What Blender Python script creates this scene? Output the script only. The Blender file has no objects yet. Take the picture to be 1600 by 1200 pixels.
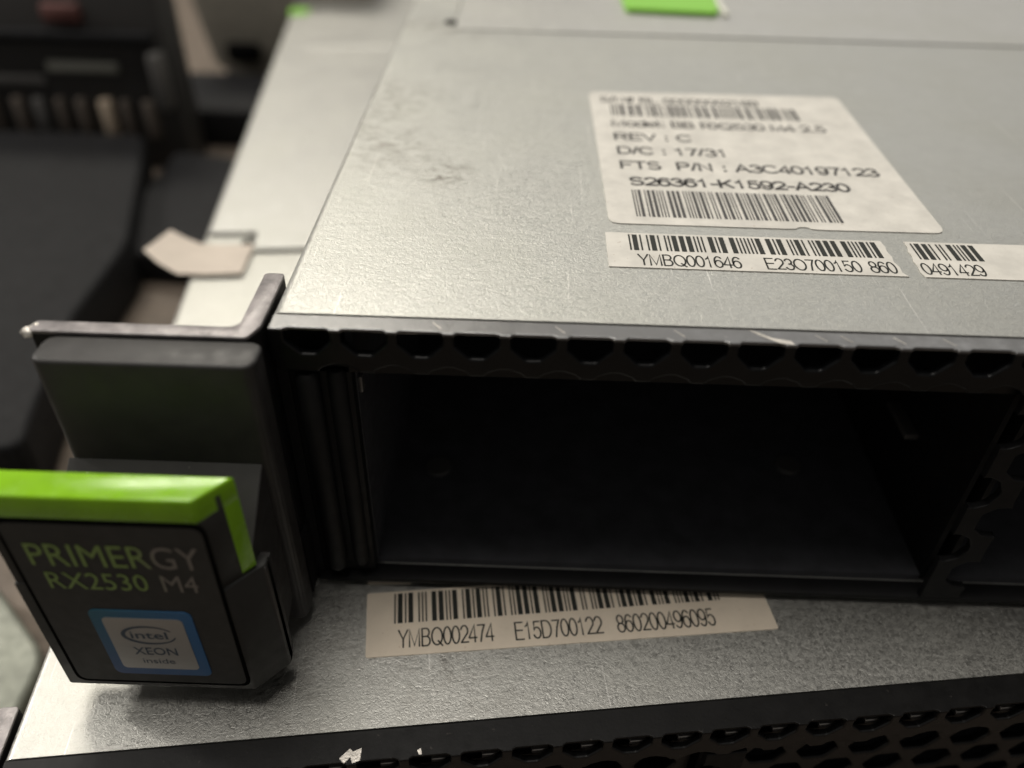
import bpy, bmesh, math, random
from mathutils import Vector, Matrix
S = 0.001                                   # everything below is written in millimetres
sc = bpy.context.scene
col = sc.collection
R = math.radians

# ------------------------------------------------------------------ camera
cd = bpy.data.cameras.new('camera')
cam = bpy.data.objects.new('camera', cd)
col.objects.link(cam)
sc.camera = cam
PITCH, YAW, ROLL = 0.676712, 0.005317, 0.030148
CAM = Vector((26.495, -70.08, 49.716))
cp, sp = math.cos(PITCH), math.sin(PITCH)
Z = Matrix.Rotation(YAW, 3, 'Z')
fw, rt, up = Z @ Vector((0, cp, -sp)), Z @ Vector((1, 0, 0)), Z @ Vector((0, sp, cp))
cr, sr = math.cos(ROLL), math.sin(ROLL)
r2, u2 = cr * rt + sr * up, cr * up - sr * rt
cam.matrix_world = Matrix(((r2.x, u2.x, -fw.x, CAM.x * S), (r2.y, u2.y, -fw.y, CAM.y * S),
                           (r2.z, u2.z, -fw.z, CAM.z * S), (0, 0, 0, 1)))
cd.sensor_width = 36
cd.lens = 1279.7 / 1600 * 36
cd.clip_start = 0.002
cd.clip_end = 20
cd.dof.use_dof = True
cd.dof.focus_distance = 0.0985
cd.dof.aperture_fstop = 11.2

# ------------------------------------------------------------------ room light
w = bpy.data.worlds.new('World')
sc.world = w
w.use_nodes = True
bg = w.node_tree.nodes['Background']
bg.inputs[0].default_value = (1.0, 0.96, 0.90, 1)
bg.inputs[1].default_value = 0.14


def lamp(name, loc, target, size, power, color, size_y=None):
    l = bpy.data.lights.new(name, 'AREA')
    l.shape = 'RECTANGLE' if size_y else 'DISK'
    l.size = size
    if size_y:
        l.size_y = size_y
    l.energy = power
    l.color = color
    o = bpy.data.objects.new(name, l)
    col.objects.link(o)
    o.location = Vector(loc)
    o.rotation_euler = (Vector(target) - Vector(loc)).to_track_quat('-Z', 'Y').to_euler()
    return o


lamp('ceiling_lamp', (-0.34, 0.78, 0.86), (-0.01, 0.02, 0), 0.46, 5.9, (1.0, 0.945, 0.83), 0.20)
lamp('added_fill', (0.75, 1.7, 1.0), (0.05, 0.05, 0), 1.4, 4.2, (1.0, 0.975, 0.92), 0.7)  # added area light that brightens the right side of the upper lid
lamp('room_lamp', (-0.16, 0.06, 1.0), (0.0, 0.0, 0), 0.5, 5.4, (1.0, 0.95, 0.88), 0.5)
lamp('side_lamp', (-0.52, 0.17, 0.26), (0.0, -0.01, -.04), 0.07, 1.55, (1.0, 0.955, 0.89))

vs = sc.view_settings
vs.view_transform = 'Standard'
vs.look = 'None'
vs.exposure = 0
vs.gamma = 1
vs.use_curve_mapping = False


# ------------------------------------------------------------------ materials
class NT:
    def __init__(s, name):
        s.m = bpy.data.materials.new(name)
        s.m.use_nodes = True
        s.t = s.m.node_tree
        s.b = s.t.nodes['Principled BSDF']

    def n(s, typ, **kw):
        k = s.t.nodes.new(typ)
        for a, v in kw.items():
            setattr(k, a, v)
        return k

    def l(s, a, b):
        s.t.links.new(a, b)

    def coords(s, scale=(1, 1, 1), rot=0.0):
        tc = s.n('ShaderNodeTexCoord')
        mp = s.n('ShaderNodeMapping')
        mp.inputs['Scale'].default_value = tuple(1000 * q for q in scale)
        mp.inputs['Rotation'].default_value = (0, 0, rot)
        s.l(tc.outputs['Object'], mp.inputs['Vector'])
        return mp.outputs['Vector']

    def noise(s, vec, scale, detail=3, rough=.55, dist=0.0):
        k = s.n('ShaderNodeTexNoise')
        k.inputs['Scale'].default_value = scale
        k.inputs['Detail'].default_value = detail
        k.inputs['Roughness'].default_value = rough
        k.inputs['Distortion'].default_value = dist
        s.l(vec, k.inputs['Vector'])
        return k.outputs['Fac']

    def ramp(s, fac, a, b, lo=0.0, hi=1.0):
        k = s.n('ShaderNodeMapRange')
        k.inputs['From Min'].default_value = a
        k.inputs['From Max'].default_value = b
        k.inputs['To Min'].default_value = lo
        k.inputs['To Max'].default_value = hi
        s.l(fac, k.inputs['Value'])
        return k.outputs['Result']

    def mix(s, fac, a, b):
        k = s.n('ShaderNodeMix', data_type='RGBA')
        for sock, v in ((k.inputs[0], fac), (k.inputs[6], a), (k.inputs[7], b)):
            if hasattr(v, 'links') or hasattr(v, 'is_linked'):
                s.l(v, sock)
            elif isinstance(v, (int, float)):
                sock.default_value = v
            else:
                sock.default_value = (*v, 1)
        return k.outputs[2]

    def math(s, op, a, b=None):
        k = s.n('ShaderNodeMath', operation=op)
        for i, v in enumerate((a, b)):
            if v is None:
                continue
            if isinstance(v, (int, float)):
                k.inputs[i].default_value = v
            else:
                s.l(v, k.inputs[i])
        return k.outputs[0]

    def bump(s, h, strength, dist):
        k = s.n('ShaderNodeBump')
        k.inputs['Strength'].default_value = strength
        k.inputs['Distance'].default_value = dist * S
        s.l(h, k.inputs['Height'])
        s.l(k.outputs[0], s.b.inputs['Normal'])


def blob(t, vec, x, y, r):
    """0..1 falloff round a place in the object's own millimetres (a dirt stain)"""
    sep = t.n('ShaderNodeVectorMath', operation='DISTANCE')
    t.l(vec, sep.inputs[0])
    sep.inputs[1].default_value = (x, y, 0)
    return t.ramp(sep.outputs['Value'], r, r * .2)


def galvanised(name, tint, stains, grain=1.0):
    t = NT(name)
    v = t.coords()
    fine = t.noise(v, 1.9, 3, .65, 1.3)            # crystal flecks of about half a millimetre
    mid = t.noise(t.coords((.6, 1.0, 1), .5), .55, 3, .6, 1.0)
    big = t.noise(v, .045, 4, .6)
    fl = t.ramp(fine, .38, .64)
    base = t.mix(fl, tuple(c * .86 for c in tint), tint)
    base = t.mix(t.ramp(mid, .36, .66, .0, .22), base, tuple(c * .72 for c in tint))
    base = t.mix(t.ramp(big, .45, .75, .0, .3), base, (.42, .42, .37))
    for (x, y, r, k) in stains:
        m = t.math('MULTIPLY', blob(t, v, x, y, r), t.ramp(t.noise(t.coords((.8, 1.0, 1), .6), .42, 6, .72, .8), .45, .68))
        base = t.mix(t.math('MULTIPLY', m, k), base, (.10, .075, .055))
    # fine scratches in two directions
    for rot, sx in ((.35, 1), (-.9, 2)):
        scr = t.noise(t.coords((2.6, .05, 1), rot), 1.0, 2, .5, .3)
        base = t.mix(t.ramp(scr, .71, .76, 0, .45), base, (.86, .84, .80))
    t.l(base, t.b.inputs['Base Color'])
    t.b.inputs['Metallic'].default_value = .93
    t.l(t.math('ADD', t.ramp(fine, .32, .68, .34, .60), t.ramp(big, .3, .7, -.04, .06)), t.b.inputs['Roughness'])
    t.bump(t.math('ADD', fine, t.math('MULTIPLY', mid, .7)), .62 * grain, .10)
    return t.m


def simple(name, c, rough=.5, metal=0.0, spec=.5, bump=0.0, bscale=2.0, bdist=.08, var=0.0, speck=None):
    t = NT(name)
    t.b.inputs['Base Color'].default_value = (*c, 1)
    t.b.inputs['Roughness'].default_value = rough
    t.b.inputs['Metallic'].default_value = metal
    t.b.inputs['Specular IOR Level'].default_value = spec
    v = t.coords()
    if var:
        n = t.noise(v, .25, 4, .6)
        colr = t.mix(t.ramp(n, .35, .7), tuple(q * (1 - var) for q in c), tuple(min(1, q * (1 + var)) for q in c))
        if speck:
            colr = t.mix(t.ramp(t.noise(v, 1.3, 2, .6), .70, .76), colr, speck)
        t.l(colr, t.b.inputs['Base Color'])
        t.l(t.ramp(t.noise(v, .6, 3), .3, .7, rough - .07, rough + .07), t.b.inputs['Roughness'])
    if bump:
        t.bump(t.noise(v, bscale, 3, .6), bump, bdist)
    return t.m


M = {}
M['galv'] = galvanised('galvanised steel', (.555, .555, .525), [(7, 46, 11, .45), (15.5, 39, 5.5, 1.0), (2, 54, 12, .4), (1, 68, 14, .5), (10, 110, 12, .4), (3, 113, 7, .5)])
M['galv_low'] = galvanised('galvanised steel worn', (.56, .555, .52), [(52, 12, 12, .35), (30, 14, 14, .4), (120, 20, 15, .4)], .75)
M['galv_lid'] = galvanised('galvanised lid steel', (.60, .595, .57), [], .6)
M['paint'] = simple('black painted steel', (.0045, .005, .0058), .38, 0, .32, .2, 2.2, .04, .3)
M['grille'] = simple('black grille paint', (.006, .0062, .0066), .32, 0, .5, .2, 2.2, .04, .3)
M['strip'] = simple('worn satin black paint', (.020, .018, .019), .36, 0, 1.0, .4, 2.4, .05, .3, (.12, .11, .10))
M['strip'].node_tree.nodes['Principled BSDF'].inputs['IOR'].default_value = 1.9
M['paint_low'] = simple('black painted steel dull', (.0075, .0072, .007), .5, 0, .25, .3, 2.2, .05, .3, (.05, .045, .04))
M['post'] = simple('black post paint', (.009, .009, .0095), .55, 0, .25, .05, 2.2, .03, .2)
M['ear'] = simple('worn bracket paint with painted sheen', (.33, .305, .305), .42, .35, .6, .6, 2.6, .08, .4)  # pale tone holds edge wear plus a lamp highlight on black paint
M['plastic'] = simple('black matt plastic', (.042, .040, .039), .46, 0, .4, .10, 6, .03, .15)
M['badge'] = simple('dark badge plastic', (.030, .030, .028), .55, 0, .4, .08, 6, .02, .12)
M['panel'] = simple('dark badge panel', (.040, .040, .037), .60, 0, .35, .05, 6, .02, .1)
M['green'] = simple('lime green plastic', (.245, .52, .008), .24, 0, .5, .10, 2.5, .04, .10)
M['latch'] = simple('green latch plastic', (.24, .58, .05), .45)
M['latch_edge'] = simple('pale latch edge', (.78, .78, .68), .45)
M['paper'] = simple('white label paper', (.67, .645, .59), .5, 0, .4, .12, .5, .09, .11, (.46, .39, .33))
M['paper2'] = simple('cream label paper', (.78, .68, .55), .6, 0, .35, .05, 1.2, .05, .05, (.62, .50, .38))
M['tag'] = simple('paper tag', (.60, .53, .46), .8, 0, .2, .1, .8, .1, .05)
M['ink'] = simple('black print', (.022, .024, .020), .6, 0, .3)
M['ink_grey'] = simple('grey print', (.075, .072, .07), .6, 0, .3)
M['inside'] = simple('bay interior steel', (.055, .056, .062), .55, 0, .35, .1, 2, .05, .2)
M['bare'] = simple('bare worn metal', (.70, .66, .60), .4, .8, .5, .4, 3, .1, .3)
M['tab'] = simple('grey inner tab', (.16, .155, .15), .4, .6)
M['web'] = simple('inner web metal', (.34, .32, .30), .35, .8)
M['plating'] = simple('plain plating', (.5, .5, .47), .4, .9)
M['case'] = simple('black case plastic', (.014, .014, .015), .65, 0, .15, .2, .3, .4, .2)
M['table'] = simple('brown table top', (.15, .12, .095), .6, 0, .3, .1, .1, .5, .25)
M['cream'] = simple('aged cream plastic', (.20, .185, .155), .6, 0, .3, .1, .1, .5, .15)
M['device'] = simple('dark grey device', (.040, .038, .037), .6, 0, .3)
M['grey_bar'] = simple('grey plastic strip', (.22, .22, .195), .5)
M['port'] = simple('port metal', (.12, .10, .085), .5, .3)
M['void'] = simple('slot black', (.002, .002, .002), .9, 0, .05)
M['cable'] = simple('beige cable', (.42, .34, .26), .55)
M['tray'] = simple('pale green grey tray', (.20, .21, .175), .45, .3, .5, .3, .15, .6, .2)
M['sticker_face'] = simple('sticker silver face', (.44, .43, .41), .28, .4)
M['sticker_ink'] = simple('sticker blue ink', (.035, .06, .095), .5)

# blue sticker border: printed blend from teal to deep blue to sky blue
t = NT('sticker blue border')
tc = t.n('ShaderNodeTexCoord')
sx = t.n('ShaderNodeSeparateXYZ')
t.l(tc.outputs['Object'], sx.inputs[0])
fx = t.ramp(sx.outputs['X'], -.0183, -.0073)
fz = t.ramp(sx.outputs['Z'], -.0366, -.0247)
c1 = t.mix(fz, (.004, .05, .20), (.008, .13, .20))
c2 = t.mix(fz, (.010, .10, .27), (.03, .15, .36))
t.l(t.mix(fx, c1, c2), t.b.inputs['Base Color'])
t.b.inputs['Roughness'].default_value = .35
M['sticker_border'] = t.m
# lettering of the badge: colour goes from lime to silver grey on the right
t = NT('lime to grey lettering')
tc = t.n('ShaderNodeTexCoord')
sx = t.n('ShaderNodeSeparateXYZ')
t.l(tc.outputs['Object'], sx.inputs[0])
fx = t.ramp(sx.outputs['X'], -.0108, -.0088)
t.l(t.mix(fx, (.25, .38, .11), (.24, .225, .205)), t.b.inputs['Base Color'])
t.b.inputs['Roughness'].default_value = .4
t.b.inputs['Metallic'].default_value = .25
M['lettering'] = t.m


# ------------------------------------------------------------------ mesh helpers (millimetres)
class MB:
    def __init__(s):
        s.v, s.f, s.sm = [], [], []

    def add(s, vs_, fs_, smooth=False):
        o = len(s.v)
        s.v += [tuple(p) for p in vs_]
        s.f += [tuple(i + o for i in f) for f in fs_]
        s.sm += [smooth] * len(fs_)
        return s

    def bm(s, b, smooth=False):
        b.verts.index_update()
        return s.add([v.co[:] for v in b.verts], [[v.index for v in f.verts] for f in b.faces], smooth)

    def box(s, x0, x1, y0, y1, z0, z1, r=0.0, seg=2):
        b = bmesh.new()
        bmesh.ops.create_cube(b, size=1)
        for v in b.verts:
            v.co = ((x0 + x1) / 2 + v.co.x * (x1 - x0), (y0 + y1) / 2 + v.co.y * (y1 - y0), (z0 + z1) / 2 + v.co.z * (z1 - z0))
        if r:
            bmesh.ops.bevel(b, geom=b.edges[:], offset=r, segments=seg, profile=.5, affect='EDGES')
        s.bm(b, bool(r))
        b.free()
        return s

    def prism(s, pts, a0, a1, fn, r=0.0, seg=2):
        """2D outline extruded from a0 to a1; fn(u, v, a) -> xyz"""
        b = bmesh.new()
        lo = [b.verts.new(fn(u, v, a0)) for u, v in pts]
        hi = [b.verts.new(fn(u, v, a1)) for u, v in pts]
        n = len(pts)
        b.faces.new(lo)
        b.faces.new(hi)
        for i in range(n):
            b.faces.new((lo[i], lo[(i + 1) % n], hi[(i + 1) % n], hi[i]))
        bmesh.ops.recalc_face_normals(b, faces=b.faces[:])
        if r:
            bmesh.ops.bevel(b, geom=b.edges[:], offset=r, segments=seg, profile=.5, affect='EDGES')
        s.bm(b, bool(r))
        b.free()
        return s

    def plate(s, outer, holes, thick, fn, bevel=0.0):
        """flat sheet with holes in its own (u, v) plane, thickness along a; fn(u, v, a) -> xyz"""
        c = bpy.data.curves.new('tmp', 'CURVE')
        c.dimensions = '2D'
        c.fill_mode = 'BOTH'
        c.extrude = thick / 2 - bevel
        if bevel:
            c.bevel_depth = bevel
            c.bevel_resolution = 1
            c.offset = -bevel
        for loop in [outer] + holes:
            sp_ = c.splines.new('POLY')
            sp_.points.add(len(loop) - 1)
            for p, (u, v) in zip(sp_.points, loop):
                p.co = (u, v, 0, 1)
            sp_.use_cyclic_u = True
        o = bpy.data.objects.new('tmp', c)
        me = bpy.data.meshes.new_from_object(o)
        s.add([fn(v.co.x, v.co.y, v.co.z) for v in me.vertices], [p.vertices[:] for p in me.polygons], False)
        bpy.data.objects.remove(o)
        bpy.data.curves.remove(c)
        bpy.data.meshes.remove(me)
        return s

    def tube(s, path, r, n=10):
        pts = [Vector(p) for p in path]
        vs_, fs_ = [], []
        for i, p in enumerate(pts):
            d = (pts[min(i + 1, len(pts) - 1)] - pts[max(i - 1, 0)]).normalized()
            a = d.orthogonal().normalized() if abs(d.z) > .9 else d.cross(Vector((0, 0, 1))).normalized()
            b = d.cross(a)
            rr = r[i] if isinstance(r, (list, tuple)) else r
            vs_ += [p + rr * (math.cos(6.2832 * k / n) * a + math.sin(6.2832 * k / n) * b) for k in range(n)]
        for i in range(len(pts) - 1):
            for k in range(n):
                fs_.append((i * n + k, i * n + (k + 1) % n, (i + 1) * n + (k + 1) % n, (i + 1) * n + k))
        fs_.append(tuple(range(n)))
        fs_.append(tuple((len(pts) - 1) * n + k for k in range(n)))
        return s.add(vs_, fs_, True)

    def build(s, name, mat, parent=None, off=None, auto=True):
        me = bpy.data.meshes.new(name)
        me.from_pydata([(x * S, y * S, z * S) for x, y, z in s.v], [], s.f)
        me.polygons.foreach_set('use_smooth', s.sm)
        b = bmesh.new()
        b.from_mesh(me)
        bmesh.ops.recalc_face_normals(b, faces=b.faces[:])
        for e in b.edges:                                  # smooth shading breaks at real edges
            if len(e.link_faces) == 2 and e.calc_face_angle(0) > R(38):
                e.smooth = False
        b.to_mesh(me)
        b.free()
        me.materials.append(mat)
        o = bpy.data.objects.new(name, me)
        col.objects.link(o)
        if parent:
            o.parent = parent
        if off:
            o.location = [q * S for q in off]
        return o


def XY(z):
    return lambda u, v, a: (u, v, z + a)


def XZ(y):
    return lambda u, v, a: (u, y + a, v)


def rrect(x0, x1, y0, y1, r, n=5):
    out = []
    for cx, cy, a0 in ((x1 - r, y1 - r, 0), (x0 + r, y1 - r, 90), (x0 + r, y0 + r, 180), (x1 - r, y0 + r, 270)):
        for k in range(n + 1):
            a = R(a0 + 90 * k / n)
            out.append((cx + r * math.cos(a), cy + r * math.sin(a)))
    return out


def circle(cx, cy, r, n=16, ry=None):
    return [(cx + r * math.cos(6.28319 * k / n), cy + (ry or r) * math.sin(6.28319 * k / n)) for k in range(n)]


def rounded(pts, r, n=3):
    """corner-rounded copy of a closed outline"""
    out, N = [], len(pts)
    for i in range(N):
        p, a, b = Vector(pts[i]), Vector(pts[i - 1]), Vector(pts[(i + 1) % N])
        ra = min(r, .45 * (a - p).length)
        rb = min(r, .45 * (b - p).length)
        p0, p1 = p + (a - p).normalized() * ra, p + (b - p).normalized() * rb
        for k in range(n + 1):
            q = k / n
            out.append(tuple((1 - q) ** 2 * p0 + 2 * q * (1 - q) * p + q * q * p1))
    return out


_cap = {}


def text(mb, s, x0, x1, base, cap, fn, bold=0.0):
    """a line of lettering whose ink fills x0..x1, standing on base, capitals cap high"""
    def mesh(st):
        c = bpy.data.curves.new('tmp', 'FONT')
        c.body = st
        c.size = 10
        c.resolution_u = 3
        c.offset = bold
        c.space_character = 1.0
        o = bpy.data.objects.new('tmp', c)
        me = bpy.data.meshes.new_from_object(o)
        vs_ = [v.co.copy() for v in me.vertices]
        fs_ = [p.vertices[:] for p in me.polygons]
        bpy.data.objects.remove(o)
        bpy.data.curves.remove(c)
        bpy.data.meshes.remove(me)
        return vs_, fs_
    if 'H' not in _cap:
        hv, _ = mesh('H')
        _cap['H'] = max(v.y for v in hv)
    vs_, fs_ = mesh(s)
    a, b = min(v.x for v in vs_), max(v.x for v in vs_)
    kx, ky = (x1 - x0) / (b - a), cap / _cap['H']
    mb.add([fn(x0 + (v.x - a) * kx, base + v.y * ky, 0) for v in vs_], fs_)


def arc(cx, cy, rx, ry, a0, a1, n=12):
    return [(cx + rx * math.cos(R(a0 + (a1 - a0) * k / n)), cy + ry * math.sin(R(a0 + (a1 - a0) * k / n))) for k in range(n + 1)]


def _glyphs():
    g = {}
    ring = lambda cx, cy, rx, ry: arc(cx, cy, rx, ry, 90, 450, 24)
    g['0'] = (.72, [ring(.33, .5, .30, .5)])
    g['1'] = (.72, [[(.10, .74), (.24, .80), (.34, 1.0), (.34, 0)]])
    g['2'] = (.72, [arc(.33, .70, .29, .30, 165, -35, 12) + [(.05, .04), (.05, .03), (.64, .03)]])
    g['3'] = (.72, [arc(.32, .75, .25, .25, 165, -80, 12) + [(.30, .52)], arc(.32, .27, .30, .27, 80, -165, 14)])
    g['4'] = (.72, [[(.48, 0), (.48, 1.0), (.02, .30), (.02, .25), (.64, .25)]])
    g['5'] = (.72, [[(.58, .98), (.14, .98), (.08, .48)] + arc(.32, .32, .30, .32, 140, -160, 14)])
    g['6'] = (.72, [ring(.33, .32, .29, .32), arc(.36, .5, .32, .5, 45, 180, 10) + [(.04, .34)]])
    g['7'] = (.72, [[(.04, .97), (.62, .97), (.40, .55), (.24, 0)]])
    g['8'] = (.72, [ring(.33, .75, .25, .25), ring(.33, .26, .30, .26)])
    g['9'] = (.72, [ring(.33, .68, .29, .32), arc(.30, .5, .32, .5, -135, 0, 10) + [(.62, .66)]])
    g['A'] = (.86, [[(0, 0), (.39, 1), (.78, 0)], [(.13, .34), (.65, .34)]])
    g['B'] = (.86, [[(.07, 0), (.07, 1), (.42, 1)] + arc(.42, .765, .24, .235, 90, -90, 10) + [(.07, .53)],
                    [(.42, .53)] + arc(.44, .265, .28, .265, 90, -90, 10) + [(.07, 0)]])
    g['C'] = (.92, [arc(.44, .5, .42, .5, 40, 320, 20)])
    g['D'] = (.92, [[(.07, 0), (.07, 1), (.38, 1)] + arc(.38, .5, .42, .5, 90, -90, 14) + [(.07, 0)]])
    g['E'] = (.82, [[(.70, 1), (.07, 1), (.07, 0), (.72, 0)], [(.07, .53), (.65, .53)]])
    g['F'] = (.78, [[(.68, 1), (.07, 1), (.07, 0)], [(.07, .52), (.58, .52)]])
    g['I'] = (.34, [[(.12, 0), (.12, 1)]])
    g['K'] = (.88, [[(.07, 0), (.07, 1)], [(.70, 1), (.07, .36)], [(.30, .58), (.74, 0)]])
    g['L'] = (.74, [[(.07, 1), (.07, 0), (.62, 0)]])
    g['M'] = (1.06, [[(.07, 0), (.07, 1), (.48, .05), (.89, 1), (.89, 0)]])
    g['N'] = (.94, [[(.07, 0), (.07, 1), (.72, 0), (.72, 1)]])
    g['O'] = (1.0, [ring(.46, .5, .44, .5)])
    g['P'] = (.84, [[(.07, 0), (.07, 1), (.44, 1)] + arc(.44, .74, .26, .26, 90, -90, 10) + [(.07, .48)]])
    g['Q'] = (1.0, [ring(.46, .5, .44, .5), [(.54, .24), (.90, -.06)]])
    g['R'] = (.90, [[(.07, 0), (.07, 1), (.46, 1)] + arc(.46, .74, .26, .26, 90, -90, 10) + [(.07, .48)], [(.46, .48), (.72, 0)]])
    g['S'] = (.86, [arc(.39, .75, .30, .25, 30, 250, 12) + arc(.40, .26, .33, .26, 80, -155, 14)])
    g['T'] = (.78, [[(0, 1), (.72, 1)], [(.36, 1), (.36, 0)]])
    g['V'] = (.82, [[(0, 1), (.37, 0), (.74, 1)]])
    g['X'] = (.84, [[(0, 0), (.72, 1)], [(0, 1), (.72, 0)]])
    g['Y'] = (.84, [[(0, 1), (.38, .45), (.76, 1)], [(.38, .45), (.38, 0)]])
    g['o'] = (.72, [ring(.33, .36, .30, .36)])
    g['d'] = (.72, [ring(.33, .36, .30, .36), [(.62, 1), (.62, 0)]])
    g['e'] = (.72, [[(.05, .38), (.62, .38)] + arc(.33, .36, .30, .36, 4, 315, 16)])
    g['l'] = (.32, [[(.12, 0), (.12, 1)]])
    g['/'] = (.40, [[(0, 0), (.30, 1)]])
    g[':'] = (.36, [[(.14, 0), (.14, .14)], [(.14, .56), (.14, .70)]])
    g['.'] = (.36, [[(.14, 0), (.14, .14)]])
    g['-'] = (.46, [[(.04, .38), (.36, .38)]])
    g['#'] = (.72, [[(.12, 0), (.26, 1)], [(.40, 0), (.54, 1)], [(0, .32), (.62, .32)], [(.04, .68), (.66, .68)]])
    g[' '] = (.42, [])
    return g


GL = _glyphs()


def stroke_text(mb, s, x0, x1, base, cap, fn, th=.10, yaw=0.0):
    """plain sans lettering drawn with strokes of even width"""
    total = sum(GL[c][0] for c in s) - (GL[s[-1]][0] - max(p[0] for q in GL[s[-1]][1] for p in q))
    kx = (x1 - x0) / total
    pen = 0.0
    hw = th * cap / 2
    for c in s:
        adv, lines = GL[c]
        for ln in lines:
            P = []
            for u, v in ln:
                q = Vector((x0 + (pen + u) * kx, base + v * cap))
                if not P or (q - P[-1]).length > 1e-4:
                    P.append(q)
            closed = (P[0] - P[-1]).length < 1e-3
            vs_, n = [], len(P)
            for i in range(n):
                a = P[i - 1] if i else (P[-2] if closed else None)
                b = P[i + 1] if i < n - 1 else (P[1] if closed else None)
                d1 = (P[i] - a).normalized() if a else None
                d2 = (b - P[i]).normalized() if b else None
                d1 = d1 or d2
                d2 = d2 or d1
                t_ = (d1 + d2)
                t_ = t_.normalized() if t_.length > .05 else d1
                nn = Vector((-t_.y, t_.x))
                k = min(1.9, 1 / max(.4, nn.dot(Vector((-d1.y, d1.x)))))
                e = Vector((0, 0))
                if not closed and i == 0:
                    e = -d1 * hw * .6
                if not closed and i == n - 1:
                    e = d1 * hw * .6
                for sg in (-1, 1):
                    q = P[i] + e + nn * hw * k * sg
                    vs_.append(fn(q.x, q.y, 0))
            mb.add(vs_, [(2 * i, 2 * i + 1, 2 * i + 3, 2 * i + 2) for i in range(n - 1)])
        pen += adv


def bars(mb, x0, x1, y0, y1, fn, seed, unit=.28, wide=3.0, skip=None, lean=0.0):
    """a barcode: thin and thick bars in groups of five, like code 39"""
    rnd = random.Random(seed)
    x = x0
    while x < x1:
        ws = [1, 1, 1, 1, 1, 1, 1, 1, 1]
        for k in rnd.sample(range(0, 9, 2), 2):
            ws[k] = wide
        ws[rnd.choice((1, 3, 5, 7))] = wide * .9
        for k, q in enumerate(ws):
            wd = q * unit
            if k % 2 == 0 and x + wd < x1 and not (skip and skip[0] < x + wd and x < skip[1]):
                mb.add([fn(x, y0, 0), fn(x + wd * .92, y0, 0), fn(x + wd * .92, y1, 0), fn(x, y1, 0)], [(0, 1, 2, 3)])
            x += wd
        x += unit


def tag(o, label, cat, group=None, kind=None):
    o['label'] = label
    o['category'] = cat
    if group:
        o['group'] = group
    if kind:
        o['kind'] = kind
    return o


def empty(name, loc, rz=0.0):
    o = bpy.data.objects.new(name, None)
    o.empty_display_size = .02
    col.objects.link(o)
    o.location = [q * S for q in loc]
    o.rotation_euler = (0, 0, rz)
    return o


# ------------------------------------------------------------------ the table
TZ = -87.6
tb = MB().box(-1500, 1500, -700, 2200, TZ - 30, TZ, 2).build('table_top', M['table'])
tb['kind'] = 'structure'

# ------------------------------------------------------------------ rack servers
H = 42.6            # height of one unit
W, DEP = 427.0, 700.0
PITCH_X = 6.02      # honeycomb pitch
POST = 5.2
BAY = 79.7


def hex_notch(cx, half, z_side, z_tip, tip=.55):
    """the lower end of one honeycomb slot, left to right"""
    return [(cx - half, z_side), (cx - tip, z_tip), (cx + tip, z_tip), (cx + half, z_side)]


def top_bar_outline(x_first, frame_h):
    """front face of the bezel's top bar: slots open at the bend, a scalloped lower edge"""
    top = [(0.2, -.25)]
    xs = []
    x = x_first
    while x < W - 4:
        xs.append(x)
        x += PITCH_X
    for cx in xs:
        nb = rounded([(cx - 2.4, 3), (cx - 2.4, -1.8), (cx - .8, -3.4), (cx + .8, -3.4), (cx + 2.4, -1.8), (cx + 2.4, 3)], .28)
        nb = [p for p in nb if p[1] < -.25]
        top += [(cx - 2.4, -.25)] + nb + [(cx + 2.4, -.25)]
    top += [(W - .2, -.25)]
    low = []
    for i, cx in enumerate(xs):
        if i == 0 or cx > W - 10:
            continue
        m = cx - PITCH_X / 2
        low += [(m - 2.25, -frame_h), (m - 1.75, -frame_h + .55), (m - .45, -frame_h + 1.05), (m + .45, -frame_h + 1.05),
                (m + 1.75, -frame_h + .55), (m + 2.25, -frame_h)]
    return top + [(W - .2, -frame_h)] + list(reversed(low)) + [(.2, -frame_h)], xs


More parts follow.
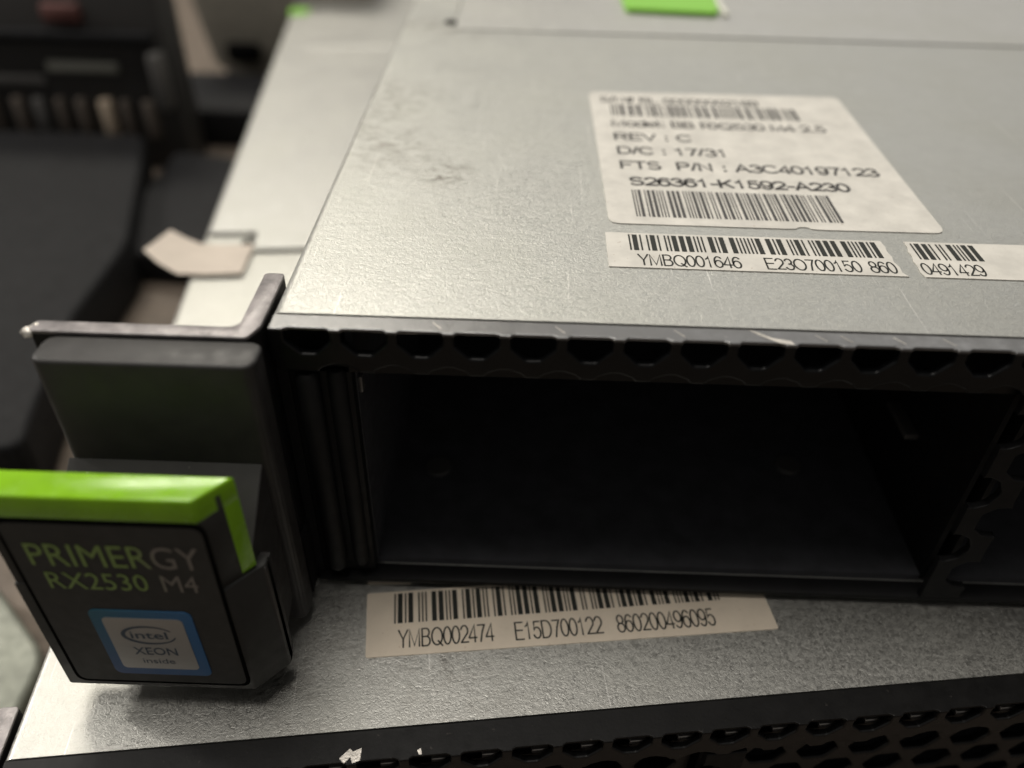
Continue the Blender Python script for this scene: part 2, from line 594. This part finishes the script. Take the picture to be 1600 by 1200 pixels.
def make_server(root, x_first, strip, frame_h, seam, metal, paint, strip_paint, blanks):
    off = (0, 0, H)
    nb = lambda mb, name, mat, par=root: mb.build(name, mat, par, off if par is root else None)
    # --- cover sheet: front piece with rolled left edge, butted by the rear lid
    m = MB()
    r = 1.1
    sy = seam
    back = sy + 8.2 if blanks else DEP
    m.plate([(r, strip), (W - r, strip), (W - r, sy), (11.0, sy), (11.0, back), (r, back)], [], .8, XY(-.4), 0)
    for sgn in (0, 1):                                     # rolled edges and side walls
        prof = [(r - r * math.sin(R(a)), -r + r * math.cos(R(a))) for a in range(0, 91, 10)] + [(0, -H + .3), (.8, -H + .3), (.8, -1.2), (r, -.8)]
        if sgn:
            prof = [(W - x, z) for x, z in prof]
        y1 = DEP
        vs_ = [(x, y, z) for y in (strip, sy + 8.2, y1) for x, z in prof]
        n = len(prof)
        fs_ = [(j * n + i, j * n + (i + 1) % n, (j + 1) * n + (i + 1) % n, (j + 1) * n + i) for j in (0, 1) for i in range(n)]
        fs_ += [tuple(range(n)), tuple(range(2 * n, 3 * n))]
        m.add(vs_, fs_, True)
    m.box(1, W - 1, strip, DEP, -H, -H + .8)               # floor sheet
    m.box(1, W - 1, sy - 3, sy + 12, -3.2, -2.4)           # joggled lip that the rear lid sits on
    shell = nb(m, 'chassis_cover', metal)
    # --- rear lid, a touch proud, its front edge stepped back at the left
    m = MB()
    g = 1.5 if blanks else .8
    m.plate([(11.9 if blanks else 11.2, sy + g), (W - 1.2, sy + g), (W - 1.2, DEP - 1)] + ([(1.2, DEP - 1), (1.2, sy + 8.2 + g), (11.9, sy + 8.2 + g)] if blanks else [(11.2, DEP - 1)]), [], 1.2 if blanks else .9, XY(0 if blanks else -.3), .2)
    nb(m, 'rear_lid', M['galv_lid'])
    m = MB().plate(circle(10.2, sy + 5.2, 1.35), [], .5, XY(.06), .1)
    nb(m, 'lid_hole_shade', M['void'])  # black disc painted as the shade inside a hole
    # --- painted strip along the front bend
    xs = None
    outline, xs = top_bar_outline(x_first, frame_h)
    edge = [(.25, .0)]
    for cx in xs:
        edge += [(cx - 2.4, 0), (cx - 2.36, .15), (cx - 1.95, .36), (cx + 1.95, .36), (cx + 2.36, .15), (cx + 2.4, 0)]
    edge += [(W - .25, 0)]
    m = MB()
    m.plate([(.25, strip - .05)] + edge + [(W - .25, strip - .05)], [], .4, XY(-.34), .12)
    nb(m, 'bezel_strip', strip_paint)
    m = MB()
    m.plate(outline, [], 1.0, XZ(.5), .24)
    m.box(.3, W - .3, 1.5, 2.1, -frame_h - 1.05, -4.2)
    bez = nb(m, 'bezel', M['grille'] if blanks else paint)
    # inner wall of the honeycomb a little way behind, with its own offset webs
    m = MB()
    for cx in xs:
        m.box(cx + .1, cx + 2.2, 1.1, 2.0, -3.5, -2.75, .1, 1)
    if blanks:
        nb(m, 'inner_web', M['web'])
    # --- sides of the front: corner posts, dividers, bottom lip
    m = MB()
    m.box(.3, 8.2, 1.5, 3.2, -H + 1.2, -frame_h, .3)
    m.box(-.06, 1.2, 1.2, 2.7, -H + .1, -1.2)
    for (px, rr, y0, zb) in ((3.3, 1.35, .9, -40.0), (6.5, 1.1, 1.4, -39.5)):
        m.tube([(px, y0, -frame_h - .6), (px, y0, -frame_h - 1.2), (px, y0, zb + .8), (px, y0, zb + .2), (px, y0, zb)],
               [rr * .7, rr, rr, rr * .8, rr * .3], 14)
    nb(m, 'corner_post', M['post'])
    m = MB().box(8.0 + 4 * BAY + 74.5, W - .3, .2, 3, -H + 1.2, -frame_h, .3)
    nb(m, 'corner_post', M['post'])
    m = MB().box(.3, W - .3, .3, 3.0, -H + .05, -H + .9, .2)
    nb(m, 'bottom_lip', M['post'])
    bays = []
    for k in range(5):
        x0 = 8.0 + BAY * k
        x1 = min(x0 + BAY - POST, W - 9)
        bays.append((x0, x1))
    dm = None
    for k in range(4):
        x1 = bays[k][1]
        if dm is None:
            m = MB()
            zt, zb = -frame_h + .2, -H + 1.2
            left, right = [], []
            for zc in (-11.2, -21.1, -31.2):
                left += rounded([(0, zc + 2.6), (.9, zc + 2.6), (2.2, zc + 1.9), (2.9, zc + .4), (2.9, zc - .5), (2.1, zc - 2.0), (.9, zc - 2.6), (0, zc - 2.6)], .2)
            for zc in (-36.4, -26.2, -16.2):
                right += rounded([(POST, zc - 2.7), (3.6, zc - 2.5), (2.2, zc - 1.3), (2.2, zc + 1.3), (3.6, zc + 2.5), (POST, zc + 2.7)], .2)
            ring = [(0, zt)] + left + [(0, zb), (POST, zb)] + right + [(POST, zt)]
            m.plate(ring, [], 1.1, XZ(.55), .16)
            m.box(1.0, 1.7, 3.2, 70, zb, -2)               # the wall behind the post
            m.box(POST - 1.7, POST - 1.0, 3.2, 70, zb, -2)
            dm = nb(m, 'bay_divider', M['post'])
            dm.location = (x1 * S, 0, H * S)
        else:
            d2 = dm.copy()
            col.objects.link(d2)
            d2.location = (x1 * S, 0, H * S)
    # --- dark linings of the bays
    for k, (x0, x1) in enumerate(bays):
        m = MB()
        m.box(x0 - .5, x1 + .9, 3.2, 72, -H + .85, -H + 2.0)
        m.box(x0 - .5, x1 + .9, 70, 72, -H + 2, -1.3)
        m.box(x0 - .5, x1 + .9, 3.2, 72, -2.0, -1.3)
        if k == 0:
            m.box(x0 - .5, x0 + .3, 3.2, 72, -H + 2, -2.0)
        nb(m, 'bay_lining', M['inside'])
        if blanks:
            mm = MB()
            hol = []
            z = -12.0
            row = 0
            while z > -38:
                x = x0 + 4.5 + (3.6 if row % 2 else 0)
                while x < x1 - 4.5:
                    hol.append(rounded([(x - 1.5, z + 2.2), (x - 2.9, z), (x - 1.5, z - 2.2), (x + 1.5, z - 2.2), (x + 2.9, z), (x + 1.5, z + 2.2)], .4, 2))
                    x += 7.2
                z -= 5.4
                row += 1
            mm.plate(rrect(x0 + .6, x1 - .6, -H + 1.6, -frame_h - 1.4, 1.0), hol, 1.2, XZ(3.0), .28)
            nb(mm, 'blank_panel', M['grille'])
    if not blanks:
        x0, x1 = bays[0]
        nb(MB().box(x1 - .9, x1 + 1.0, 16.5, 24, -27.5, -26.6, .1), 'guide_tab', M['tab'])
        nb(MB().box(x0 + .2, x0 + .8, 3.6, 5.0, -11.6, -9.2, .2), 'guide_tab', M['tab'])
        nb(MB().box(x0 + 1, x0 + 6.5, 10, 11, -7.6, -7.2, .1), 'guide_tab', M['tab'])
        for px, py in ((15, 21), (70, 24)):
            nb(MB().plate(circle(px, py, 2.0), [], .5, XY(-H + 2.2), .1), 'floor_rivet', M['tab'])
    # --- steel mounting bracket: L of thick black plate
    m = MB()
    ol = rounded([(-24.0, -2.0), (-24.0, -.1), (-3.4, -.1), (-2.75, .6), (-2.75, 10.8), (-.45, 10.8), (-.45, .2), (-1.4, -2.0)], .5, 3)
    m.prism(ol, -H + .5, -.42, lambda u, v, a: (u, v, a), .1, 1)
    m.box(-1.5, .22, -1.9, 2.6, -H + .3, -32)
    br = nb(m, 'mounting_bracket', M['post'])
    MB().prism(ol, -.45, 0.0, lambda u, v, a: (u, v, a), .14, 2).build('lit_worn_edge', M['ear'], br)  # top cap: wear and lamp highlight both put into its colour
    return bays


top_server = empty('rack_server', (0, 0, -H))
tag(top_server, 'upper rack server with an empty drive bay and a green topped badge handle', 'server', 'stacked rack servers')
make_server(top_server, 4.2, 2.78, 5.8, 108.9, M['galv'], M['paint'], M['strip'], False)
BROT = R(7.3)
low_server = empty('rack_server', (-30.0, -29.6, -H - .7 - H - .2), BROT)
tag(low_server, 'lower rack server lying askew under the other, cream barcode label near its front', 'server', 'stacked rack servers')
make_server(low_server, 6.3, 4.1, 6.0, 118.0, M['galv_low'], M['paint_low'], M['paint_low'], True)

OFF = (0, 0, H)
A, B = top_server, low_server
# green release latches on the rear lids
m = MB().plate(rounded([(48.4, 125.6), (69.0, 124.4), (72.6, 165), (48.2, 165)], 1.6), [], 1.0, XY(.75), .2)
latch = m.build('release_latch', M['latch'], A, OFF)
m = MB().box(70.0, 71.3, 124.6, 165, .3, 1.0, .25)
m.build('latch_edge', M['latch_edge'], latch)
m = MB().plate(rounded([(-.2, 309), (7.5, 309), (7.5, 317), (-.2, 317)], 1.5), [], 1.0, XY(.75), .2)
m.build('release_latch', M['latch'], B, OFF)
# pressed rib across the lower lid
m = MB().box(9.5, 415, 265.6, 268.0, -.2, .75, .35)
m.build('lid_rib', M['galv_lid'], B, OFF)


# ------------------------------------------------------------------ labels stuck on the covers
def label_part(name, outer, z, mat, parent, lab=None):
    o = MB().plate(outer, [], .12, XY(z + .06), .02).build(name, mat, parent, OFF)
    if lab:
        o['label'] = lab
    return o


lab = label_part('type_label', rounded([(37.9, 25.5), (62.0, 25.45), (62.3, 26.0), (63.6, 26.1), (64.0, 25.45), (81.3, 25.6), (81.3, 75.2), (37.6, 74.2)], 1.6, 4), 0, M['paper'], A,
                 'white type label with rounded corners, two barcodes and part numbers')
m = MB()
f = XY(.155)
stroke_text(m, 'S/N# BL 00000002189', 39.3, 66.3, 69.4, 2.3, f, .15)
stroke_text(m, 'Model: BB RX2530 M4 2.5', 40.6, 74.9, 58.6, 2.5, f, .15)
stroke_text(m, 'REV : C', 40.6, 52.4, 53.0, 2.5, f, .17)
stroke_text(m, 'D/C : 17/31', 40.7, 56.6, 47.7, 2.5, f, .17)
stroke_text(m, 'FTS  P/N : A3C40197123', 40.7, 78.2, 42.4, 2.5, f, .17)
stroke_text(m, 'S26361-K1592-A230', 41.6, 72.4, 37.0, 2.4, f, .2)
m.build('lettering', M['ink_grey'], lab)
m = MB()
bars(m, 40.9, 73.0, 63.2, 68.4, f, 11, .27, 2.6)
m.build('barcode', M['ink_grey'], lab)
m = MB()
bars(m, 41.6, 69.2, 27.5, 35.4, f, 5, .20, 2.3)
m.build('barcode', M['ink_grey'], lab)
# torn strip label in front of it: two pieces with bare metal between
l1 = label_part('serial_label', [(37.1, 14.55), (72.6, 14.45), (72.1, 15.3), (72.2, 16.6), (71.9, 17.8), (72.1, 19.0), (71.9, 20.4), (72.1, 21.5), (71.9, 23.0), (37.2, 23.0)], 0, M['paper'], A,
                'left piece of a torn white barcode strip')
l2 = label_part('serial_label', [(74.6, 14.45), (105, 14.4), (105, 23.2), (74.9, 23.0), (74.9, 21.6), (74.6, 20.6), (74.7, 19.4), (74.4, 18.2), (74.5, 16.8), (74.3, 15.6)], 0, M['paper'], A,
                'right piece of a torn white barcode strip')
m = MB()
stroke_text(m, 'YMBQ001646', 40.8, 53.0, 15.1, 2.5, f, .085)
stroke_text(m, 'E23O700150', 56.0, 67.4, 15.1, 2.5, f, .085)
stroke_text(m, '860', 68.5, 71.6, 15.1, 2.5, f, .085)
m.build('lettering', M['ink'], l1)
m = MB()
bars(m, 40.0, 71.4, 18.6, 22.5, f, 3, .235, 2.9)
m.build('barcode', M['ink'], l1)
m = MB()
stroke_text(m, '0491429', 74.8, 82.2, 15.1, 2.5, f, .085)
m.build('lettering', M['ink'], l2)
m = MB()
bars(m, 75.4, 83.8, 18.6, 22.5, f, 8, .235, 2.9)
m.build('barcode', M['ink'], l2)
# label of the lower server, running on under the upper one
lb = label_part('serial_label', rounded([(40.6, 13.6), (95.2, 13.2), (95.0, 23.6), (40.5, 23.6)], .3, 2), 0, M['paper2'], B, 'cream barcode strip half hidden under the upper server')
m = MB()
stroke_text(m, 'YMBQ002474', 44.8, 57.2, 14.7, 2.6, f, .085)
stroke_text(m, 'E15D700122', 60.0, 71.7, 14.55, 2.6, f, .085)
stroke_text(m, '860200496095', 73.7, 87.0, 14.5, 2.6, f, .085)
m.build('lettering', M['ink'], lb)
m = MB()
bars(m, 44.2, 88.9, 18.4, 23.2, f, 21, .235, 3.0)
m.build('barcode', M['ink'], lb)
label_part('label_scrap', [(40.5, 25.2), (46.5, 24.8), (46.2, 26.6), (40.9, 27.2)], 0, M['paper2'], B, 'scrap of an older cream label')

# ------------------------------------------------------------------ badge handle of the upper server
m = MB()
m.prism(rounded([(-22.0, -6.6), (.5, -6.6), (.5, -2.15), (-22.0, -2.15)], 1.5, 5), -H + .7, -.35, lambda u, v, a: (u, v, a), .4, 3)
m.prism([(-6.5, -13.6), (-14.7, -19.5), (-14.7, -39.4), (-12.6, -39.4), (-6.5, -37)], -22.0, -.8, lambda u, v, a: (a, u, v), .12, 1)
m.box(-22, .4, -14.7, -12.4, -39.5, -21.2, .2, 2)
hd = m.build('handle', M['plastic'], A, OFF)
plan = [(-25.0, -18.0), (-3.4, -18.0), (-.3, -14.7), (-25.0, -14.7)]
m = MB()
m.prism([(-25.0, -18.0), (-2.9, -18.0), (.4, -14.4), (.4, -13.0), (-25.0, -13.0)], -39.8, -20.9, lambda u, v, a: (u, v, a), .3, 2)
m.prism([(-24.8, -17.8), (-3.2, -17.8), (-1.5, -16.0), (-1.5, -14.9), (-24.8, -14.9)], -21.4, -8.4, lambda u, v, a: (u, v, a), .1, 1)
badge = m.build('badge', M['badge'], A, OFF)
badge['label'] = 'black badge block with lime green rim, model lettering and a blue edged processor sticker'
m = MB()
m.prism([(-25.2, -18.2), (-3.5, -18.2), (-.35, -14.7), (-25.2, -14.7)], -10.5, -7.4, lambda u, v, a: (u, v, a), .25, 3)
m.prism([(-1.72, -16.2), (-.38, -14.72), (-1.0, -14.3), (-2.2, -15.5)], -20.6, -8.2, lambda u, v, a: (u, v, a), .12, 2)
m.build('green_rim', M['green'], badge)
pan = rounded([(-23.2, -38.4), (-3.6, -38.4), (-3.3, -11.2), (-23.2, -11.2)], 1.2, 4)
m = MB().plate(pan, [], .3, lambda u, v, a: (u, -18.0 + a, v), .08)
m.build('face_panel', M['panel'], badge)
ringo = rounded([(-23.6, -38.8), (-3.2, -38.8), (-2.9, -10.8), (-23.6, -10.8)], 1.4, 4)
m = MB().plate(ringo, [pan], .1, lambda u, v, a: (u, -18.06 + a, v), 0)
m.build('panel_groove', M['void'], badge)
fz = lambda u, v, a: (u, -18.22, v)
m = MB()
text(m, 'PRIMERGY', -21.6, -4.3, -17.4, 3.3, fz, 0)
text(m, 'RX2530', -20.9, -10.6, -21.1, 2.6, fz, .0)
text(m, 'M4', -9.1, -5.4, -21.1, 2.6, fz, .0)
m.build('lettering', M['lettering'], badge)
so, si = rrect(-18.4, -7.3, -36.7, -24.6, .9), rrect(-17.2, -8.5, -35.4, -25.9, .6)
m = MB().plate(so, [], .12, lambda u, v, a: (u, -18.19 + a, v), .02)
m.build('sticker_border', M['sticker_border'], badge)
m = MB().plate(si, [], .06, lambda u, v, a: (u, -18.27 + a, v), 0)
m.build('sticker_face', M['sticker_face'], badge)
fs = lambda u, v, a: (u, -18.32, v)
m = MB()
# open oval ring round the maker's word, then the two lines under it
cx, cz, N = -12.7, -28.9, 46
ov, of = [], []
for k in range(N + 1):
    a = R(30 + 318 * k / N)
    w_ = .10 + .14 * math.sin(math.pi * k / N) ** 2
    for d in (-w_, w_):
        ov.append(fs(cx + (2.85 + d) * math.cos(a), cz + (1.55 + d * .9) * math.sin(a), 0))
for k in range(N):
    of.append((2 * k, 2 * k + 1, 2 * k + 3, 2 * k + 2))
m.add(ov, of)
text(m, 'intel', cx - 2.1, cx + 2.0, cz - .62, 1.3, fs, .12)
text(m, 'XEON', -15.2, -10.3, -32.6, 1.35, fs, .12)
text(m, 'inside', -14.6, -11.0, -34.3, .95, fs, .0)
m.build('sticker_print', M['sticker_ink'], badge)
# dust on the sloping ledge
m = MB()
rnd = random.Random(4)
for k in range(22):
    u = rnd.uniform(0, 1)
    x, y, z = rnd.uniform(-21, -1.4), -6.8 - 7 * u, -13.8 - 5.03 * u
    s_ = rnd.uniform(.05, .16)
    m.add([(x, y, z + .03), (x + s_, y - .3 * s_, z + .05), (x + .6 * s_, y + s_, z + .9 * s_), (x - .3 * s_, y + .4 * s_, z + .3 * s_)], [(0, 1, 2, 3)])
d = m.build('dust', M['paper'], hd)
d['kind'] = 'stuff'

# ------------------------------------------------------------------ wear: chips and scratches
rnd = random.Random(9)


def chip(mb, pts, z, jit=.12):
    mb.add([(x + rnd.uniform(-jit, jit), y + rnd.uniform(-jit, jit), z) for x, y in pts], [tuple(range(len(pts)))])


m = MB()
chip(m, [(51.2, 2.6), (52.2, 1.6), (54.2, .3), (55.6, .1), (55.4, .75), (53.6, 1.2), (52.0, 2.3)], -.12, .05)
for x in (58.2, 60.9, 66.5, 43.2, 30.5, 17.4, 71.8):
    chip(m, [(x, 2.0), (x + .12, 2.05), (x + 1.1, .9), (x + 1.0, .85)], -.122, .03)
m.build('scratch', M['bare'], A, OFF)
m = MB()
chip(m, [(38.0, .9), (39.2, 1.9), (39.6, 1.5), (40.6, 1.9), (40.4, .4), (39.5, .2), (39.3, .9), (38.6, .2)], -.12, .04)
chip(m, [(47.0, 1.0), (47.4, 1.3), (47.5, .5), (47.2, .5)], -.12, .05)
m.build('paint_chip', M['bare'], B, OFF)
m = MB()
for i, (x, y) in enumerate([(-24.2, -1.2), (-23.6, -.6), (-2.6, -.2)]):
    b = bmesh.new()
    bmesh.ops.create_icosphere(b, subdivisions=2, radius=.85)
    for v in b.verts:
        v.co = (x + v.co.x * rnd.uniform(.7, 1.2), y + v.co.y * rnd.uniform(.7, 1.2) - .3, -.55 + v.co.z * .7 * rnd.uniform(.8, 1.1))
    m.bm(b, True)
    b.free()
m.build('paint_burr', M['bare'], A, OFF)

# ------------------------------------------------------------------ paper tag on the lower server
cs = [(-54.9, 84.2, -40.6), (-50.5, 80.5, -41.6), (-46.0, 78.2, -42.6), (-40, 78.3, -42.7), (-32.6, 79.3, -42.7)]
ed = [(-52.6, 94.2, -41.0), (-49.0, 92.5, -41.8), (-45.0, 91.0, -42.5), (-40, 91.0, -42.6), (-33.2, 91.6, -42.6)]
m = MB()
vs_ = []
for a, b in zip(cs, ed):
    for k in range(4):
        q = k / 3
        vs_.append(tuple(a[i] * (1 - q) + b[i] * q for i in range(3)))
n = len(vs_)
vs_ += [(x, y, z + .16) for x, y, z in vs_]
fs_ = []
for o in (0, n):
    fs_ += [(o + 4 * i + k, o + 4 * i + k + 1, o + 4 * i + k + 5, o + 4 * i + k + 4) for i in range(4) for k in range(3)]
rim = [0, 1, 2, 3, 7, 11, 15, 19, 18, 17, 16, 12, 8, 4]
fs_ += [(rim[i], rim[(i + 1) % len(rim)], rim[(i + 1) % len(rim)] + n, rim[i] + n) for i in range(len(rim))]
m.add(vs_, fs_, True)
tg = m.build('paper_tag', M['tag'])
tag(tg, 'small beige paper tag sticking out over the left edge of the lower server', 'tag')

# ------------------------------------------------------------------ blurred things behind and beside the stack
o = MB().prism(rounded([(-330, 52), (-76, 52), (-79, 62), (-87, 99), (-88, 139), (-112, 218), (-330, 218)], 6, 4), TZ, -70, lambda u, v, a: (u, v, a), 1.5, 3).build('equipment_case', M['case'])
tag(o, 'flat black case lying left of the servers', 'case')
dv = empty('rack_device', (-150, 226, TZ))
tag(dv, 'dark device with a row of ports and a pale strip behind the black case', 'device')
DO = (150, -226, -TZ)
MB().box(-330, -100, 226, 244, TZ, -20, 3).build('device_body', M['device'], dv, DO)
MB().box(-144, -118.5, 223, 226.2, -50.5, -46.5, 1.2).build('pale_strip', M['grey_bar'], dv, DO)
MB().box(-210, -146, 223.5, 226.2, -56, -52, 1.0).build('grey_strip', M['tab'], dv, DO)
for i, (x, wd, k) in enumerate(((-172, 5, 'port'), (-161, 4, 'port'), (-153.5, 4.5, 'tab'), (-145, 3, 'port'), (-137.5, 3.5, 'port'), (-129, 4.5, 'cable'), (-121, 3, 'port'), (-113, 4, 'port'))):
    MB().box(x, x + wd, 222.5, 226.2, -74, -60, .8).build('port', M[k], dv, DO)
cp_ = empty('plastic_housing', (-95, 300, TZ))
tag(cp_, 'blurred cream plastic housing with a dark notch at the top edge', 'housing')
CO = (95, -300, -TZ)
MB().prism(rounded([(-124, -10), (-40, -10), (-40, -76), (-98, -77), (-112, -72)], 4), 300, 380, lambda u, v, a: (u, a, v), 2).build('shell', M['cream'], cp_, CO)
MB().box(-105, -90, 296, 302, -69, -61, 2).build('notch', M['void'], cp_, CO)
MB().box(-111, -76, 304, 376, TZ, -77, 1).build('foot', M['device'], cp_, CO)
pts = [(-118 + 13 * math.cos(R(a)), 80 + 15 * math.sin(R(a)), -67.2) for a in range(-95, 96, 10)]
o = MB().tube(pts, 2.7, 12).build('cable', M['cable'])
tag(o, 'beige cable end at the far left edge beside the badge', 'cable')
tr = MB().prism(rounded([(-74, 28), (-55.0, 11.0), (-53, -40), (-120, -60), (-140, 20)], 4, 4), TZ, -80, lambda u, v, a: (u, v, a), 1.2, 3).build('metal_tray', M['tray'])
tag(tr, 'pale grey green tray corner at the bottom left below the servers', 'tray')
o = MB().prism(rounded([(-102, 146), (-56, 142), (-65, 214), (-104, 221)], 5, 4), TZ, -77, lambda u, v, a: (u, v, a), 2, 3).build('adapter_box', M['case'])
tag(o, 'small black box between the black case and the lower server', 'box')
# a few more blurred shapes on and above the dark device
MB().box(-330, -104, 221, 226.2, -40, -36, 1).build('ledge', M['case'], dv, DO)
MB().box(-140, -126, 222, 226.2, -34, -27, 2).build('red_patch', simple('dull red print', (.09, .03, .025), .6), dv, DO)
MB().box(-106, -101, 219, 226, -62, -42, 1.5).build('side_clip', M['tab'], dv, DO)
for x in (-196, -186, -178):
    MB().box(x, x + 4, 222.5, 226.2, -74, -58, .8).build('port', M['tab'], dv, DO)
o = MB().prism(rounded([(-132, 249), (-72, 249), (-77, 294), (-136, 294)], 4, 4), TZ, -72, lambda u, v, a: (u, v, a), 2, 3).build('storage_bin', M['case'])
tag(o, 'low black bin in front of the cream housing', 'bin')
